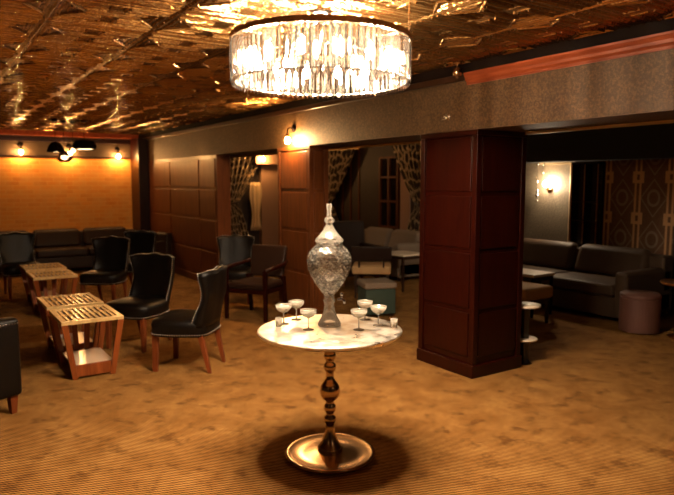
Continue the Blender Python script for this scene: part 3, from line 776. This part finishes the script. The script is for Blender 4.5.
# rotated so that the drape hangs parallel to the X = const wall (local X -> world -Y), seen from -X
curtain('black and cream patterned curtain behind the crystal urn', (XW-.10, 11.15, 0), -PI/2, 1.25, -1, H=2.30)
curtain('black and cream patterned curtain just left of the dark red pillar', (XW-.10, 8.86, 0), -PI/2, .95, 1, H=2.33, tie=1.2, wtie=.22)
curtain('dark patterned curtain seen left of the middle pillar, under the far bulb', (5.92, BY-.10, 0), 0, .95, -1, H=2.25)
fb = MB(); fb.grid(lambda u, v: (lerp(6.08, 6.32, u)+.05*math.sin(v*7)*(u-.5), BY-.14+.02*math.sin(u*16), lerp(1.62, .55, v)), 16, 12)
tag(fb.build('curtain_lining', M['lining'], None, smooth=True, solid=.004), 'pale cream drape glowing beside the dark patterned curtain at the far end', 'drape')

# ------------------------------------------------------------------ wall and pendant lamps
def bare_bulb_lamp(label, loc, rz, m='bulb', r=.032, group=None):
    """mounted on a wall lying at local y=0, reaching to -Y"""
    t = thing('bare_bulb_wall_lamp', label, 'wall lamp', loc, rz, group)
    mx = Matrix.Translation((0, 0, .14)) @ Matrix.Rotation(PI/2, 4, 'X')
    MB().lathe([(0, 0), (.045, 0), (.045, .012), (.012, .02), (0, .02)], 20, mx).build('wall_plate', M['black'], t, smooth=True)
    MB().tube([(0, -.01, .14), (0, -.06, .15), (0, -.09, .13), (0, -.09, .08)], .007, 8).build('arm', M['black'], t, smooth=True)
    MB().lathe([(0, .085), (.018, .08), (.02, .035), (0, .035)], 14, c=(0, -.09)).build('socket', M['brass'], t, smooth=True)
    MB().lathe([(0, -r*1.15), (r*.6, -r), (r, -r*.2), (r*.85, r*.5), (.013, .036), (0, .036)], 16, Matrix.Translation((0, -.09, 0))).build('bulb', M[m], t, smooth=True)
    return t
G2 = 'bare bulb lamps along the brick wall'
b = bare_bulb_lamp('bare bulb lamp on the brick wall, left of the pendants', (1.535, BY, 2.165), 0, group=G2)
dup(b, (2.364, BY, 2.16), 0, 'bare bulb lamp on the brick wall, behind the pendants')
dup(b, (3.255, BY, 2.125), 0, 'bare bulb lamp on the brick wall, right of the pendants')
b2 = dup(b, (HX, 6.50, 2.105), -PI/2, 'bare bulb wall lamp above the middle pillar'); 
if 'group' in b2: del b2['group']
for ch in b2.children:
    if ch.name.startswith('bulb'):
        ch.data = ch.data.copy(); ch.data.materials[0] = M['bulbb']
b3 = bare_bulb_lamp('bare bulb lamp in the far room, left of the middle pillar', (6.28, BY-.28, 2.13), 0)
t = thing('wall_sconce', 'bright bare wall sconce with crystal drops on the papered wall above the leather sofa', 'wall lamp', (XW, 5.84, 1.52), -PI/2)
mx = Matrix.Translation((0, 0, 0)) @ Matrix.Rotation(PI/2, 4, 'X')
MB().lathe([(0, 0), (.055, 0), (.05, .02), (0, .025)], 20, mx).build('wall_plate', M['brass'], t, smooth=True)
MB().tube([(0, 0, 0), (0, -.06, -.02), (0, -.10, .0), (0, -.10, .03)], .008).build('arm', M['brass'], t, smooth=True)
MB().ball((0, -.10, .075), .042, 16).build('bulb', M['bulbs'], t, smooth=True)
for (x, zt, zb) in ((-.17, .36, -.10), (-.06, .36, .22)):
    d = MB(); d.tube([(x, -.08, zb), (x, -.08, zt)], .004)
    d.ball((x, -.08, zt), .014, 8)
    if zb < 0:
        d.ball((x, -.08, zb+.07), .022, 8); d.ball((x, -.08, zb), .032, 8); d.ball((x, -.08, zb-.07), .02, 8)
    d.build('crystal_drop', M['chrome'], t, smooth=True)

def pendant(label, x, y, zb, r, kind):
    t = thing('pendant_lamp', label, 'pendant lamp', (x, y, 0))
    hs = .15 if kind != 'glass' else .16
    MB().lathe([(0, CZ), (.055, CZ), (.05, CZ-.025), (.01, CZ-.04), (0, CZ-.04)], 20).build('canopy', M['black'], t, smooth=True)
    MB().tube([(0, 0, CZ-.03), (0, 0, zb+hs)], .004).build('cord', M['black'], t)
    if kind == 'dome': pf = [(r, 0), (r*.98, .02), (r*.85, .08), (r*.55, .13), (.03, .15), (.0, .155)]
    elif kind == 'pan': pf = [(r*.86, 0), (r, .05), (r*.78, .13), (.06, .145), (.0, .15)]
    else: pf = [(r*.6, 0), (r, .05), (r*.8, .11), (.03, .16), (.0, .162)]
    o = MB().lathe(pf, 32)
    o.lathe([(a*.96, z-.004) for a, z in pf[:-1]] , 32) if False else None
    sh = MB(); n = len(pf); inner = [(max(a-.004, 0), z-.003 if i else z) for i, (a, z) in enumerate(pf)]
    sh.lathe(inner + pf[::-1] + [inner[0]], 32)
    sh.build('lamp_shade', M['pane'] if kind == 'glass' else M['black'], t, smooth=True)
    if kind == 'glass':
        MB().ball((0, 0, .06), .035, 12).build('bulb', M['bulbdim'], t, smooth=True)
    else:
        MB().lathe([(0, .006), (r*(.72 if kind == 'pan' else .4), .006), (r*(.70 if kind == 'pan' else .4), .02), (0, .03)], 24).build('bulb', M['bulbdim'], t, smooth=True)
    for ch in t.children:
        if ch.name.startswith(('lamp_shade', 'bulb')): ch.location.z = zb
    return t
pendant('small black dome pendant lamp, left of the three shaded pendants', 1.714, 10.25, 2.07, .125, 'dome')
pendant('wide black pan-shaped pendant lamp, right of the hanging cluster', 2.117, 10.20, 2.12, .18, 'pan')
pendant('clear glass pendant lamp hanging lowest of the cluster', 1.86, 10.40, 1.93, .12, 'glass')
t = thing('bulb_pendant', 'small bare bulb pendant between the black shades', 'pendant lamp', (2.0, 10.45, 0))
MB().lathe([(0, CZ), (.05, CZ), (.045, CZ-.025), (.01, CZ-.04), (0, CZ-.04)], 20).build('canopy', M['black'], t, smooth=True)
MB().tube([(0, 0, CZ-.03), (0, 0, 2.17)], .004).build('cord', M['black'], t)
MB().lathe([(0, 2.14), (.018, 2.14), (.018, 2.18), (0, 2.18)], 12).build('socket', M['brass'], t, smooth=True)
MB().ball((0, 0, 2.11), .032, 12).build('bulb', M['bulbdim'], t, smooth=True)

# small fittings on the beam
t = thing('ceiling_spotlight', 'small dark spotlight where the black beam fascia meets the tin ceiling', 'spotlight', (HX-.10, 3.70, 0))
MB().lathe([(0, CZ), (.035, CZ), (.035, CZ-.012), (.01, CZ-.016), (.01, CZ-.04), (.028, CZ-.045), (.036, CZ-.075), (.033, CZ-.11), (.0, CZ-.115)], 20).build('lamp_head', M['bronze'], t, smooth=True)
MB().ball((0, 0, CZ-.115), .014, 10).build('lens', M['chrome'], t, smooth=True)
t = thing('fire_sprinkler', 'small chrome sprinkler head on the papered beam beside the dark red pillar', 'sprinkler', (HX, 3.90, 2.16), -PI/2)
MB().lathe([(0, 0), (.03, 0), (.03, .008), (0, .01)], 16, Matrix.Rotation(PI/2, 4, 'X')).build('escutcheon', M['chrome'], t, smooth=True)
q = MB(); q.tube([(0, 0, 0), (0, -.045, 0)], .008); q.tube([(0, -.045, .02), (0, -.045, -.02)], .009)
q.lathe([(0, -.03), (.024, -.028), (.022, -.022), (0, -.02)], 14, Matrix.Translation((0, -.045, 0))); q.build('sprinkler_body', M['chrome'], t, smooth=True)
